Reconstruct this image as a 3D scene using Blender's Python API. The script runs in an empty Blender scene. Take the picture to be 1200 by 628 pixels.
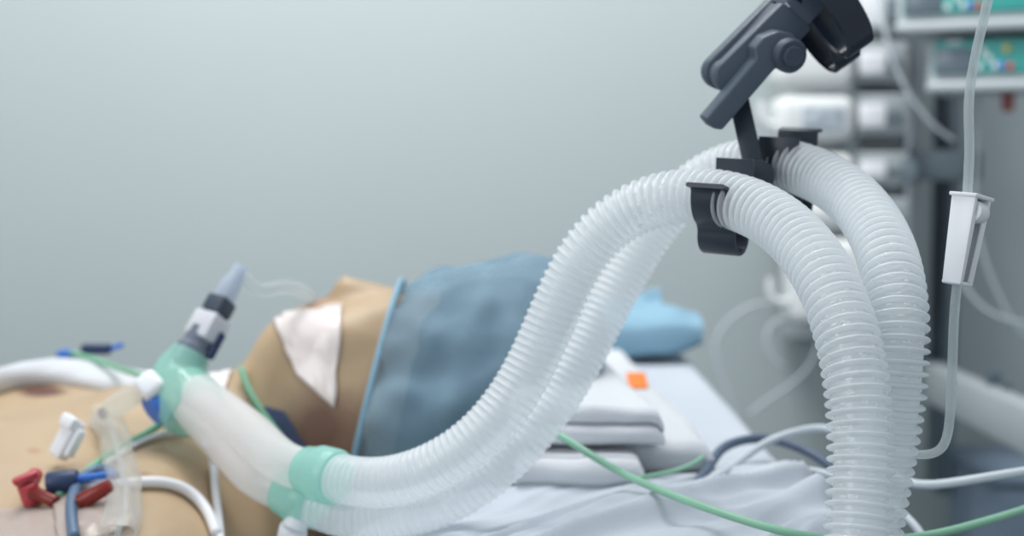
import bpy, bmesh, math, random
import numpy as np
from mathutils import Vector, Matrix, noise
random.seed(7)
PI = math.pi
S = bpy.context.scene
COL = S.collection

# ------------------------------------------------------------------ camera frame
F = 50 / 36 * 1200                       # focal length in pixels of the 1200 x 628 frame
PITCH = math.atan(124 / F)
CAM = Vector((0, 0, 1.0))
CR = Vector((1, 0, 0))
CU = Vector((0, math.sin(PITCH), math.cos(PITCH)))
CF = Vector((0, math.cos(PITCH), -math.sin(PITCH)))


def P(px, py, d):                        # a point of the photograph at a chosen distance, in metres
    return CAM + CF * d + CR * ((px - 600) / F * d) - CU * ((py - 314) / F * d)


def CV(x, y, z):                         # a direction: right, up, away
    return CR * x + CU * y + CF * z


def lin(r, g, b):
    f = lambda c: c / 12.92 if c <= 0.04045 else ((c + 0.055) / 1.055) ** 2.4
    return (f(r / 255), f(g / 255), f(b / 255), 1)


# ------------------------------------------------------------------ materials
def new_mat(name):
    m = bpy.data.materials.new(name)
    m.use_nodes = True
    nt = m.node_tree
    return m, nt, nt.nodes['Principled BSDF'], nt.nodes['Material Output']


def mat(name, rgb, rough=0.5, metal=0.0, trans=0.0, ior=1.45, var=0.04, scale=40, bump=0.0, bscale=200, coat=0.0, sss=0.0, sheen=0.0):
    m, nt, b, out = new_mat(name)
    c = lin(*rgb)
    L = nt.links.new
    tc = nt.nodes.new('ShaderNodeTexCoord')
    nz = nt.nodes.new('ShaderNodeTexNoise')
    nz.inputs['Scale'].default_value = scale
    nz.inputs['Detail'].default_value = 4
    L(tc.outputs['Object'], nz.inputs['Vector'])
    rp = nt.nodes.new('ShaderNodeValToRGB')
    rp.color_ramp.elements[0].position = 0.3
    rp.color_ramp.elements[1].position = 0.7
    rp.color_ramp.elements[0].color = tuple(x * (1 - var) for x in c[:3]) + (1,)
    rp.color_ramp.elements[1].color = tuple(min(1, x * (1 + var)) for x in c[:3]) + (1,)
    L(nz.outputs['Fac'], rp.inputs['Fac'])
    L(rp.outputs['Color'], b.inputs['Base Color'])
    b.inputs['Roughness'].default_value = rough
    b.inputs['Metallic'].default_value = metal
    b.inputs['Transmission Weight'].default_value = trans
    b.inputs['IOR'].default_value = ior
    b.inputs['Coat Weight'].default_value = coat
    if sss:
        b.inputs['Subsurface Weight'].default_value = sss
        b.inputs['Subsurface Radius'].default_value = (0.02, 0.008, 0.004)
        b.inputs['Subsurface Scale'].default_value = 0.4
    if sheen:
        b.inputs['Sheen Weight'].default_value = sheen
    if bump:
        n2 = nt.nodes.new('ShaderNodeTexNoise')
        n2.inputs['Scale'].default_value = bscale
        n2.inputs['Detail'].default_value = 6
        L(tc.outputs['Object'], n2.inputs['Vector'])
        bp = nt.nodes.new('ShaderNodeBump')
        bp.inputs['Strength'].default_value = bump
        bp.inputs['Distance'].default_value = 0.002
        L(n2.outputs['Fac'], bp.inputs['Height'])
        L(bp.outputs['Normal'], b.inputs['Normal'])
    return m


def soft_plastic(name, rgb, glass=0.5, rough=0.12, ior=1.25, transl=0.5, bump=0.0, bscale=300, clear=0.0, gloss=0.0):
    """milky see-through plastic: refraction mixed with diffuse and translucent white, a gloss on top"""
    m, nt, b, out = new_mat(name)
    L = nt.links.new
    c = lin(*rgb)
    b.inputs['Base Color'].default_value = c
    b.inputs['Roughness'].default_value = rough
    b.inputs['Transmission Weight'].default_value = 1.0
    b.inputs['IOR'].default_value = ior
    b.inputs['Specular IOR Level'].default_value = 0.6
    df = nt.nodes.new('ShaderNodeBsdfPrincipled')
    df.inputs['Base Color'].default_value = c
    df.inputs['Roughness'].default_value = 0.22 if glass else rough
    df.inputs['Coat Weight'].default_value = gloss
    df.inputs['Coat Roughness'].default_value = 0.06
    tr = nt.nodes.new('ShaderNodeBsdfTranslucent')
    tr.inputs['Color'].default_value = c
    m1 = nt.nodes.new('ShaderNodeMixShader')
    m1.inputs[0].default_value = transl
    L(df.outputs[0], m1.inputs[1]); L(tr.outputs[0], m1.inputs[2])
    m2 = nt.nodes.new('ShaderNodeMixShader')
    m2.inputs[0].default_value = glass
    L(m1.outputs[0], m2.inputs[1]); L(b.outputs[0], m2.inputs[2])
    last = m2
    if clear:
        tp = nt.nodes.new('ShaderNodeBsdfTransparent')
        tp.inputs['Color'].default_value = (0.95, 0.97, 0.97, 1)
        m3 = nt.nodes.new('ShaderNodeMixShader')
        m3.inputs[0].default_value = clear
        L(m2.outputs[0], m3.inputs[1]); L(tp.outputs[0], m3.inputs[2])
        last = m3
    L(last.outputs[0], out.inputs['Surface'])
    if bump:
        tc = nt.nodes.new('ShaderNodeTexCoord')
        nz = nt.nodes.new('ShaderNodeTexNoise')
        nz.inputs['Scale'].default_value = bscale
        nz.inputs['Detail'].default_value = 3
        L(tc.outputs['Object'], nz.inputs['Vector'])
        bp = nt.nodes.new('ShaderNodeBump')
        bp.inputs['Strength'].default_value = bump
        bp.inputs['Distance'].default_value = 0.001
        L(nz.outputs['Fac'], bp.inputs['Height'])
        L(bp.outputs['Normal'], b.inputs['Normal']); L(bp.outputs['Normal'], df.inputs['Normal'])
    return m


M = {}
M['wall'] = mat('wall_paint', (180, 190, 191), 0.75, var=0.015, scale=2, bump=0.03, bscale=60)
M['floor'] = mat('floor_vinyl', (120, 132, 136), 0.4, var=0.05, scale=6)
M['linen'] = mat('white_linen', (190, 197, 206), 0.85, var=0.012, scale=30, bump=0.12, bscale=500, sheen=0.15)
M['towel'] = mat('white_terry', (208, 211, 216), 0.95, var=0.015, scale=90, bump=0.35, bscale=700, sheen=0.2)
M['mattress'] = mat('mattress_cover', (200, 206, 212), 0.7)
M['hose'] = soft_plastic('corrugated_clear_plastic', (248, 250, 252), glass=0.0, rough=0.2, transl=0.42, clear=0.35, bump=0.5, bscale=600, gloss=1.0)
M['drop'] = soft_plastic('condensation_water', (255, 255, 255), glass=0.0, rough=0.04, transl=0.2, clear=0.25, gloss=1.0)
M['cleartube'] = soft_plastic('clear_vinyl_tube', (226, 232, 234), glass=0.25, rough=0.08, ior=1.15, transl=0.5, clear=0.5)
M['limb'] = soft_plastic('frosted_connector_plastic', (250, 247, 246), glass=0.0, transl=0.45, clear=0.30)
M['teal_soft'] = soft_plastic('teal_soft_plastic', (184, 236, 224), glass=0.0, transl=0.5, clear=0.28)
M['blue_clear'] = soft_plastic('bluish_clear_plastic', (214, 224, 240), glass=0.0, rough=0.1, transl=0.5, clear=0.3)
M['film'] = soft_plastic('clear_film', (244, 240, 234), glass=0.0, rough=0.2, ior=1.1, transl=0.5, clear=0.62, bump=0.3, bscale=90)
M['dress'] = soft_plastic('clear_film_dressing', (228, 214, 206), glass=0.1, rough=0.3, ior=1.1, transl=0.3, clear=0.3, bump=0.2, bscale=120)
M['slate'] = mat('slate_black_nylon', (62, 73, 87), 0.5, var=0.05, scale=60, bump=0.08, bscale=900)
M['slate_lit'] = mat('slate_black_lit', (66, 78, 92), 0.4, var=0.04, scale=60, bump=0.06, bscale=900)  # lighter copy of the slate, its lit tone put into the colour
M['black_clip'] = mat('black_clip_plastic', (46, 55, 66), 0.4, var=0.05, scale=60)
M['black_gloss'] = mat('black_gloss_plastic', (28, 37, 50), 0.2, var=0.05, scale=60, coat=0.0)
M['metal'] = mat('steel', (200, 205, 210), 0.25, metal=1.0)
M['white_plastic'] = mat('white_plastic', (236, 238, 241), 0.32, var=0.01)
M['white_tube'] = mat('white_silicone_tube', (224, 226, 230), 0.4, var=0.02)
M['milk_tube'] = mat('milky_tube', (196, 204, 210), 0.35, var=0.03)
M['green'] = mat('green_tube', (120, 176, 144), 0.4, var=0.05)
M['green_pale'] = mat('pale_green_tube', (140, 190, 162), 0.4, var=0.05)
M['slatecable'] = mat('slate_blue_cable', (86, 101, 122), 0.5, var=0.05)
M['bluetube'] = mat('grey_blue_tube', (88, 110, 136), 0.4, var=0.05)
M['blue'] = mat('bright_blue_plastic', (52, 112, 200), 0.4, var=0.05)
M['navy'] = mat('navy_plastic', (40, 58, 92), 0.4, var=0.05)
M['tie'] = mat('blue_grey_cloth', (70, 82, 112), 0.85, bump=0.2)
M['red'] = mat('red_plastic', (186, 70, 78), 0.35, var=0.12)
M['dull_red'] = mat('dull_red_plastic', (150, 88, 84), 0.5)
M['blood'] = soft_plastic('blood_filled_plastic', (168, 66, 58), glass=0.4, rough=0.15, ior=1.3, transl=0.3)
M['orange'] = mat('orange_tag', (238, 128, 44), 0.6, var=0.04)
M['pad'] = mat('blue_pad_fabric', (134, 171, 191), 0.8, var=0.04, scale=25, bump=0.15, bscale=300)
M['grey'] = mat('grey_enamel', (172, 180, 183), 0.45, var=0.03)
M['greydark'] = mat('dark_grey_enamel', (116, 128, 136), 0.45, var=0.03)
M['rail'] = mat('dark_rail', (84, 96, 106), 0.4, var=0.03)
M['silver'] = mat('brushed_silver', (205, 210, 214), 0.3, metal=0.8, var=0.03)
M['module'] = mat('module_white', (226, 229, 229), 0.45, var=0.012)
M['label_grey'] = mat('module_label', (178, 188, 196), 0.5, var=0.35, scale=75)
M['pump_case'] = mat('pump_casing', (180, 188, 191), 0.45, var=0.015)
M['pump_teal'] = mat('pump_teal_panel', (62, 164, 158), 0.4, var=0.03)
M['screen'] = mat('pump_display', (98, 112, 122), 0.25, var=0.04)
M['yellow'] = mat('yellow_button', (214, 190, 70), 0.4)
M['button_blue'] = mat('blue_button', (96, 140, 214), 0.4)
M['button_red'] = mat('red_button', (206, 88, 80), 0.4)
M['bluegrey'] = mat('blue_grey_plastic', (118, 134, 152), 0.5)
M['sensor_grey'] = mat('grey_sensor_plastic', (206, 207, 213), 0.35)
M['adapter'] = soft_plastic('grey_adapter', (150, 160, 176), glass=0.3, rough=0.2, ior=1.3, transl=0.3)
M['gauze'] = mat('white_gauze', (228, 222, 220), 0.9, var=0.03, bump=0.3, bscale=500)
M['tape'] = mat('white_tape', (236, 224, 220), 0.3, var=0.03, scale=25, bump=0.3, bscale=60, coat=0.4)
M['hair'] = mat('dark_hair', (44, 38, 38), 0.6, var=0.2, scale=120)


def cap_material():
    m, nt, b, out = new_mat('blue_nonwoven_cap')
    L = nt.links.new
    tc = nt.nodes.new('ShaderNodeTexCoord')
    nz = nt.nodes.new('ShaderNodeTexNoise'); nz.inputs['Scale'].default_value = 22; nz.inputs['Detail'].default_value = 6
    L(tc.outputs['Object'], nz.inputs['Vector'])
    rp = nt.nodes.new('ShaderNodeValToRGB')
    rp.color_ramp.elements[0].position = 0.35; rp.color_ramp.elements[0].color = lin(120, 152, 172)
    rp.color_ramp.elements[1].position = 0.7; rp.color_ramp.elements[1].color = lin(144, 178, 196)
    L(nz.outputs['Fac'], rp.inputs['Fac'])
    L(rp.outputs['Color'], b.inputs['Base Color'])
    b.inputs['Roughness'].default_value = 0.7
    bp = nt.nodes.new('ShaderNodeBump'); bp.inputs['Strength'].default_value = 0.4; bp.inputs['Distance'].default_value = 0.004
    L(nz.outputs['Fac'], bp.inputs['Height']); L(bp.outputs['Normal'], b.inputs['Normal'])
    tp = nt.nodes.new('ShaderNodeBsdfTransparent')
    mx = nt.nodes.new('ShaderNodeMixShader'); mx.inputs[0].default_value = 0.56
    L(b.outputs[0], mx.inputs[1]); L(tp.outputs[0], mx.inputs[2])
    L(mx.outputs[0], out.inputs['Surface'])
    return m


M['cap'] = cap_material()


def skin_material(spots):
    """skin with its own marks: areola, lips and freckles, and a reddish neck with shade painted in; each mark a coloured spot at its place on the body"""
    m, nt, b, out = new_mat('skin')
    L = nt.links.new
    tc = nt.nodes.new('ShaderNodeTexCoord')
    nz = nt.nodes.new('ShaderNodeTexNoise'); nz.inputs['Scale'].default_value = 18; nz.inputs['Detail'].default_value = 8
    L(tc.outputs['Object'], nz.inputs['Vector'])
    rp = nt.nodes.new('ShaderNodeValToRGB')
    rp.color_ramp.elements[0].position = 0.3; rp.color_ramp.elements[0].color = lin(172, 147, 116)
    rp.color_ramp.elements[1].position = 0.7; rp.color_ramp.elements[1].color = lin(184, 160, 129)
    L(nz.outputs['Fac'], rp.inputs['Fac'])
    col = rp.outputs['Color']
    geo = nt.nodes.new('ShaderNodeNewGeometry')
    for (p, r0, r1, rgb, amt) in spots:
        vm = nt.nodes.new('ShaderNodeVectorMath'); vm.operation = 'DISTANCE'
        vm.inputs[1].default_value = p
        L(tc.outputs['Object'], vm.inputs[0])
        ad = nt.nodes.new('ShaderNodeMath'); ad.operation = 'MULTIPLY_ADD'
        L(nz.outputs['Fac'], ad.inputs[0]); ad.inputs[1].default_value = r1 * 0.5
        L(vm.outputs['Value'], ad.inputs[2])
        mr = nt.nodes.new('ShaderNodeMapRange')
        mr.inputs[1].default_value = r0 + r1 * .25; mr.inputs[2].default_value = r1 * 1.25
        mr.inputs[3].default_value = amt; mr.inputs[4].default_value = 0
        L(ad.outputs[0], mr.inputs[0])
        mx = nt.nodes.new('ShaderNodeMix'); mx.data_type = 'RGBA'
        L(mr.outputs[0], mx.inputs[0]); L(col, mx.inputs[6]); mx.inputs[7].default_value = lin(*rgb)
        col = mx.outputs[2]
    L(col, b.inputs['Base Color'])
    b.inputs['Roughness'].default_value = 0.5
    b.inputs['Subsurface Weight'].default_value = 0.15
    b.inputs['Subsurface Radius'].default_value = (0.01, 0.004, 0.002)
    b.inputs['Subsurface Scale'].default_value = 0.5
    n2 = nt.nodes.new('ShaderNodeTexNoise'); n2.inputs['Scale'].default_value = 260
    L(tc.outputs['Object'], n2.inputs['Vector'])
    bp = nt.nodes.new('ShaderNodeBump'); bp.inputs['Strength'].default_value = 0.15; bp.inputs['Distance'].default_value = 0.001
    L(n2.outputs['Fac'], bp.inputs['Height']); L(bp.outputs['Normal'], b.inputs['Normal'])
    return m


# ------------------------------------------------------------------ object helpers
def tag(o, label=None, cat=None, group=None, kind=None):
    if label: o['label'] = label
    if cat: o['category'] = cat
    if group: o['group'] = group
    if kind: o['kind'] = kind
    return o


def empty(name, loc, label, cat, group=None):
    o = bpy.data.objects.new(name, None)
    COL.objects.link(o)
    o.location = loc
    o.empty_display_size = 0.02
    return tag(o, label, cat, group)


def wloc(o):
    v = Vector((0, 0, 0))
    while o is not None:
        v += o.location
        o = o.parent
    return v


def link(name, verts, faces, m, parent=None, smooth=True, origin=None):
    """ONE mesh object out of world-space vertices, its origin at its own base"""
    verts = [Vector(v) for v in verts]
    if origin is None:
        lo = Vector([min(v[i] for v in verts) for i in range(3)])
        hi = Vector([max(v[i] for v in verts) for i in range(3)])
        origin = Vector(((lo.x + hi.x) / 2, (lo.y + hi.y) / 2, lo.z))
    me = bpy.data.meshes.new(name)
    me.from_pydata([v - origin for v in verts], [], faces)
    me.materials.append(m)
    if smooth:
        me.polygons.foreach_set('use_smooth', [True] * len(me.polygons))
        if smooth == 'auto':
            try:
                me.set_sharp_from_angle(angle=math.radians(35))
            except Exception:
                pass
    me.update()
    o = bpy.data.objects.new(name, me)
    COL.objects.link(o)
    if parent is not None:
        o.parent = parent
        o.location = origin - wloc(parent)
    else:
        o.location = origin
    return o


class MB:
    """collects shapes of one part"""
    def __init__(self):
        self.v, self.f = [], []

    def add(self, vs, fs):
        n = len(self.v)
        self.v += [Vector(v) for v in vs]
        self.f += [tuple(i + n for i in f) for f in fs]
        return self

    def bm(self, bm):
        bm.verts.ensure_lookup_table()
        for i, v in enumerate(bm.verts): v.index = i
        self.add([v.co.copy() for v in bm.verts], [tuple(v.index for v in f.verts) for f in bm.faces])
        bm.free()
        return self

    def box(self, c, size, ax=None, bevel=0.002, seg=2, taper=None):
        bm = bmesh.new()
        bmesh.ops.create_cube(bm, size=1)
        for v in bm.verts:
            t = 1.0
            if taper and v.co.z < 0: t = taper
            v.co = Vector((v.co.x * size[0] * t, v.co.y * size[1] * t, v.co.z * size[2]))
        if bevel:
            bmesh.ops.bevel(bm, geom=list(bm.edges), offset=min(bevel, min(size) * 0.49), segments=seg, profile=0.5, affect='EDGES')
        R = ax if ax is not None else Matrix.Identity(3)
        for v in bm.verts: v.co = Vector(c) + R @ v.co
        return self.bm(bm)

    def tube(self, pts, r, n=12, closed=True, r2=None):
        vs, fs = sweep(pts, r, n, closed)
        return self.add(vs, fs)

    def cyl(self, a, b, ra, rb=None, n=32, bevel=0.0):
        a, b = Vector(a), Vector(b)
        rb = ra if rb is None else rb
        L_ = (b - a).length
        d = (b - a) / L_
        if bevel:
            prof = [(0, ra - bevel), (bevel * .3, ra - bevel * .3), (bevel, ra), (L_ - bevel, rb), (L_ - bevel * .3, rb - bevel * .3), (L_, rb - bevel)]
        else:
            prof = [(0, ra), (L_, rb)]
        return self.lathe(a, d, prof, n)

    def lathe(self, a, d, prof, n=32, caps=True):
        d = Vector(d).normalized()
        u = d.orthogonal().normalized(); w = d.cross(u)
        vs, fs = [], []
        for (t, r) in prof:
            for k in range(n):
                an = 2 * PI * k / n
                vs.append(Vector(a) + d * t + u * (r * math.cos(an)) + w * (r * math.sin(an)))
        for i in range(len(prof) - 1):
            for k in range(n):
                k2 = (k + 1) % n
                fs.append((i * n + k, i * n + k2, (i + 1) * n + k2, (i + 1) * n + k))
        if caps:
            fs.append(tuple(reversed(range(n))))
            fs.append(tuple(range((len(prof) - 1) * n, len(prof) * n)))
        return self.add(vs, fs)

    def prism(self, poly, depth_vec, bevel=0.0, seg=2):
        """a planar outline (world points) pushed along depth_vec"""
        bm = bmesh.new()
        vs = [bm.verts.new(p) for p in poly]
        f = bm.faces.new(vs)
        r = bmesh.ops.extrude_face_region(bm, geom=[f])
        ev = [g for g in r['geom'] if isinstance(g, bmesh.types.BMVert)]
        bmesh.ops.translate(bm, verts=ev, vec=depth_vec)
        bmesh.ops.recalc_face_normals(bm, faces=bm.faces)
        if bevel:
            bmesh.ops.bevel(bm, geom=list(bm.edges), offset=bevel, segments=seg, profile=0.5, affect='EDGES', clamp_overlap=True)
        return self.bm(bm)

    def build(self, name, m, parent=None, smooth='auto'):
        return link(name, self.v, self.f, m, parent, smooth)


def spline(pts, step=0.004, smooth=2):
    """a smooth curve through the points, resampled evenly"""
    p = np.array([tuple(v) for v in pts], float)
    q = np.vstack([2 * p[0] - p[1], p, 2 * p[-1] - p[-2]])
    out = []
    for i in range(1, len(q) - 2):
        a, b, c, d = q[i - 1], q[i], q[i + 1], q[i + 2]
        for t in np.linspace(0, 1, 24, endpoint=False):
            out.append(0.5 * ((2 * b) + (c - a) * t + (2 * a - 5 * b + 4 * c - d) * t * t + (3 * b - a - 3 * c + d) * t ** 3))
    out.append(p[-1])
    out = np.array(out)
    s = np.concatenate([[0], np.cumsum(np.linalg.norm(np.diff(out, axis=0), axis=1))])
    n = max(4, int(s[-1] / step))
    u = np.linspace(0, s[-1], n + 1)
    o = np.stack([np.interp(u, s, out[:, k]) for k in range(3)], 1)
    w = max(1, int(0.012 * smooth / step))
    for _ in range(2):
        if smooth and len(o) > 2 * w + 3:
            pad = np.vstack([2 * o[0] - o[w:0:-1], o, 2 * o[-1] - o[-2:-w - 2:-1]])
            k = np.ones(2 * w + 1) / (2 * w + 1)
            o = np.stack([np.convolve(pad[:, j], k, 'valid') for j in range(3)], 1)
    return o


def frames(c):
    t = np.gradient(c, axis=0)
    t /= np.linalg.norm(t, axis=1)[:, None]
    u = np.zeros_like(c)
    a = np.array([0, 0, 1.0]) if abs(t[0][2]) < .9 else np.array([1.0, 0, 0])
    u0 = a - t[0] * a.dot(t[0]); u[0] = u0 / np.linalg.norm(u0)
    for i in range(1, len(c)):
        w = u[i - 1] - t[i] * u[i - 1].dot(t[i])
        u[i] = w / np.linalg.norm(w)
    return t, u, np.cross(t, u)


def sweep(c, r, n=12, closed=True):
    c = np.asarray([tuple(v) for v in c], float)
    t, u, w = frames(c)
    r = np.full(len(c), r) if np.isscalar(r) else np.asarray(r)
    an = np.arange(n) * 2 * PI / n
    vs = c[:, None, :] + r[:, None, None] * (u[:, None, :] * np.cos(an)[None, :, None] + w[:, None, :] * np.sin(an)[None, :, None])
    vs = vs.reshape(-1, 3)
    fs = []
    for i in range(len(c) - 1):
        for k in range(n):
            k2 = (k + 1) % n
            fs.append((i * n + k, i * n + k2, (i + 1) * n + k2, (i + 1) * n + k))
    if closed:
        fs.append(tuple(reversed(range(n)))); fs.append(tuple(range((len(c) - 1) * n, len(c) * n)))
    return [Vector(v) for v in vs], fs


def cable(name, pts, r, m, label, cat, group=None, parent=None, n=12, smooth=1):
    o = link(name, *sweep(spline(pts, 0.004, smooth), r, n), m, parent)
    if label: tag(o, label, cat, group)
    return o


def axes(z, x=None):
    """a rotation whose local z runs along z and whose local x leans to x"""
    z = Vector(z).normalized()
    x = Vector(x if x is not None else (1, 0, 0))
    x = (x - z * x.dot(z)).normalized()
    y = z.cross(x)
    return Matrix((x, y, z)).transposed()


# ------------------------------------------------------------------ the room
w_ = MB().box((0, 2.25, 1.5), (6, 0.1, 3), bevel=0).build('wall_back', M['wall'], smooth=False)
tag(w_, 'pale teal painted wall behind the bed', None, None, 'structure')
f_ = MB().box((0, 0.6, -0.05), (6, 3.4, 0.1), bevel=0).build('floor', M['floor'], smooth=False)
tag(f_, 'grey floor under the bed', None, None, 'structure')


# ------------------------------------------------------------------ the patient's body
def smin(a, b, k):
    h = np.clip(0.5 + 0.5 * (b - a) / k, 0, 1)
    return b * (1 - h) + a * h - k * h * (1 - h)


def ell(p, c, r):
    q = (p - np.array(c)) / np.array(r)
    k0 = np.linalg.norm(q, axis=-1)
    k1 = np.linalg.norm(q / np.array(r), axis=-1)
    return k0 * (k0 - 1) / np.maximum(k1, 1e-6)


def cap_(p, a, b, ra, rb):
    a, b = np.array(a), np.array(b)
    ab = b - a
    h = np.clip(((p - a) @ ab) / (ab @ ab), 0, 1)
    return np.linalg.norm(p - a - h[..., None] * ab, axis=-1) - (ra + (rb - ra) * h)


def body_sdf(p):
    p = np.asarray(p, float)
    X, Y, Z = p[..., 0], p[..., 1], p[..., 2]
    dx = np.maximum(np.abs(X + 0.52) - 0.24, 0)
    d = np.sqrt(dx ** 2 + ((Y - 1.0) * 0.52) ** 2 + (Z - 0.715) ** 2) - 0.105
    for y in (0.90, 1.10):
        d = smin(d, ell(p, (-0.39, y, 0.745), (0.13, 0.11, 0.082)), 0.05)                 # chest
    d = smin(d, cap_(p, (-0.225, 0.82, 0.735), (-0.225, 1.18, 0.735), 0.062, 0.062), 0.06)   # shoulders
    for y, ye in ((0.80, 0.72), (1.20, 1.29)):
        d = smin(d, cap_(p, (-0.225, y, 0.73), (-0.52, ye, 0.70 if y < 1 else 0.775), 0.06, 0.046), 0.03)         # upper arms
        d = smin(d, cap_(p, (-0.52, ye, 0.70 if y < 1 else 0.775), (-0.80, ye + (1 - ye) * .2, 0.70), 0.044, 0.03), 0.02)
        d = smin(d, cap_(p, (-0.78, 1 + (ye - 1) * .3, 0.70), (-1.45, 1 + (ye - 1) * .35, 0.69), 0.085, 0.045), 0.05)  # legs under the blanket
    for y in (0.86, 1.14):
        d = smin(d, cap_(p, (-0.235, 1 + (y - 1) * .25, 0.788), (-0.222, y, 0.795), 0.010, 0.009), 0.03)   # collar bones
    d = smin(d, cap_(p, (-0.26, 1.01, 0.772), (-0.11, 1.03, 0.803), 0.062, 0.059), 0.05)        # neck
    d = smin(d, ell(p, (-0.065, 1.03, 0.815), (0.115, 0.075, 0.092)), 0.03)                   # skull
    d = smin(d, ell(p, (-0.125, 1.03, 0.842), (0.062, 0.056, 0.052)), 0.03)                   # jaw
    d = smin(d, ell(p, (-0.160, 1.03, 0.864), (0.020, 0.026, 0.022)), 0.02)                   # chin
    d = smin(d, cap_(p, (-0.092, 1.03, 0.901), (-0.120, 1.03, 0.908), 0.008, 0.011), 0.012)   # nose
    d = smin(d, cap_(p, (-0.086, 1.00, 0.894), (-0.086, 1.06, 0.894), 0.006, 0.006), 0.012)   # brow
    for y in (1.0, 1.06):
        d = smin(d, ell(p, (-0.100, y, 0.889), (0.012, 0.016, 0.012)), 0.006)                 # closed eyes
        d = smin(d, ell(p, (-0.118, 1.03 + (y - 1.03) * 1.3, 0.878), (0.025, 0.02, 0.016)), 0.015)   # cheeks
    d = smin(d, ell(p, (-0.139, 1.03, 0.893), (0.005, 0.022, 0.008)), 0.006)                  # upper lip
    d = smin(d, ell(p, (-0.149, 1.03, 0.890), (0.005, 0.019, 0.008)), 0.006)                  # lower lip
    return d


def surface_nets(f, lo, hi, h):
    lo, hi = np.array(lo), np.array(hi)
    n = np.ceil((hi - lo) / h).astype(int) + 1
    ax = [lo[i] + np.arange(n[i]) * h for i in range(3)]
    G = np.stack(np.meshgrid(*ax, indexing='ij'), -1)
    V = np.empty(n)
    for i in range(n[0]): V[i] = f(G[i])
    s = V < 0
    cell = np.zeros(n - 1, int); acc = np.zeros(tuple(n - 1) + (3,)); cnt = np.zeros(n - 1)
    cs = [(i, j, k) for i in (0, 1) for j in (0, 1) for k in (0, 1)]
    sl = lambda o: tuple(slice(o[a], o[a] + n[a] - 1) for a in range(3))
    for a in cs:
        for b in cs:
            if sum(abs(a[i] - b[i]) for i in range(3)) == 1 and a < b:
                va, vb = V[sl(a)], V[sl(b)]
                x = (va < 0) != (vb < 0)
                t = np.where(x, va / np.where(x, va - vb, 1), 0)
                pt = np.array(a)[None, None, None] + t[..., None] * (np.array(b) - np.array(a))
                acc += np.where(x[..., None], pt, 0); cnt += x
    act = cnt > 0
    idx = -np.ones(n - 1, int); idx[act] = np.arange(act.sum())
    ijk = np.argwhere(act)
    verts = lo + (ijk + acc[act] / cnt[act][:, None]) * h
    faces = []
    for d in range(3):
        e1, e2 = (d + 1) % 3, (d + 2) % 3
        a = [slice(1, n[i] - 1) for i in range(3)]; b = list(a)
        a[d] = slice(0, n[d] - 1); b[d] = slice(1, n[d])
        sa, sb = s[tuple(a)], s[tuple(b)]
        for q in np.argwhere(sa != sb):
            c = q.copy()
            for i in range(3):
                if i != d: c[i] += 1
            def g(u, v):
                x = c.copy(); x[e1] -= u; x[e2] -= v
                return idx[tuple(x)]
            quad = (g(1, 1), g(0, 1), g(0, 0), g(1, 0))
            if min(quad) < 0: continue
            faces.append(quad if sa[tuple(q)] else quad[::-1])
    return verts, faces


bv, bf = surface_nets(body_sdf, (-1.55, 0.62, 0.57), (0.075, 1.40, 0.95), 0.006)
from mathutils.bvhtree import BVHTree
BODY = BVHTree.FromPolygons([tuple(v) for v in bv], [tuple(int(q) for q in f) for f in bf])
E6 = np.array([(1, 0, 0), (-1, 0, 0), (0, 1, 0), (0, -1, 0), (0, 0, 1), (0, 0, -1)]) * 0.003


def hit(px, py, off=0.0):
    """where the line of sight of a pixel meets the body, lifted by off; past the outline, the nearest point of the body"""
    d0 = (P(px, py, 1.0) - CAM).normalized()
    q = BODY.ray_cast(CAM, d0)[0]
    if q is None:
        q = BODY.find_nearest(P(px, py, 1.12))[0]
    v = body_sdf(np.array(tuple(q)) + E6)
    g = Vector((v[0] - v[1], v[2] - v[3], v[4] - v[5])).normalized()
    return q + g * off, g


body_o = (-0.5, 1.0, 0.61)
nip, _ = hit(51, 458)
sp = [(Vector(nip) - Vector(body_o), 0.010, 0.021, (98, 58, 46), 1.0),
      (Vector((-0.144, 1.03, 0.896)) - Vector(body_o), 0.012, 0.024, (150, 92, 78), 0.4),
      (Vector((-0.10, 0.985, 0.80)) - Vector(body_o), 0.015, 0.055, (140, 78, 62), 0.55),
      (Vector(hit(374, 506)[0]) - Vector(body_o), 0.012, 0.040, (104, 66, 60), 0.75),  # reddish neck, darkened with the shade painted into the skin
      (Vector(hit(40, 528)[0]) - Vector(body_o), 0.002, 0.006, (172, 120, 92), 0.7),
      (Vector(hit(166, 556)[0]) - Vector(body_o), 0.003, 0.008, (150, 102, 70), 0.5)]
M['skin'] = skin_material(sp)
person = link('patient', [Vector(v) for v in bv], bf, M['skin'], None, True, Vector(body_o))
tag(person, 'bare-chested patient lying on his back in the bed, head in a blue cap', 'person')
cs_ = person.modifiers.new('smooth', 'SMOOTH'); cs_.factor = 0.5; cs_.iterations = 3
person.modifiers.new('sub', 'SUBSURF').levels = 0

# the cap: a bouffant shell gathered at its elastic edge, and the hair under it
def rings_shell(rings, center, n=72, wrinkle=0.0, freq=20, tilt=0.0):
    vs, fs = [], []
    for i, (x, ry, rz) in enumerate(rings):
        for k in range(n):
            a = 2 * PI * k / n
            wv = wrinkle * noise.noise(Vector((x * freq, math.cos(a) * 2.2, math.sin(a) * 2.2)) * 1.6) + wrinkle * .5 * noise.noise(Vector((x * freq * 2, math.cos(a) * 6, math.sin(a) * 6)))
            y_, z_ = (ry + wv) * math.cos(a), (rz + wv) * math.sin(a)
            vs.append(Vector((x + tilt * z_, center[1] + y_, center[2] + z_)))
    for i in range(len(rings) - 1):
        for k in range(n):
            k2 = (k + 1) % n
            fs.append((i * n + k, (i + 1) * n + k, (i + 1) * n + k2, i * n + k2))
    return vs, fs


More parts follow.
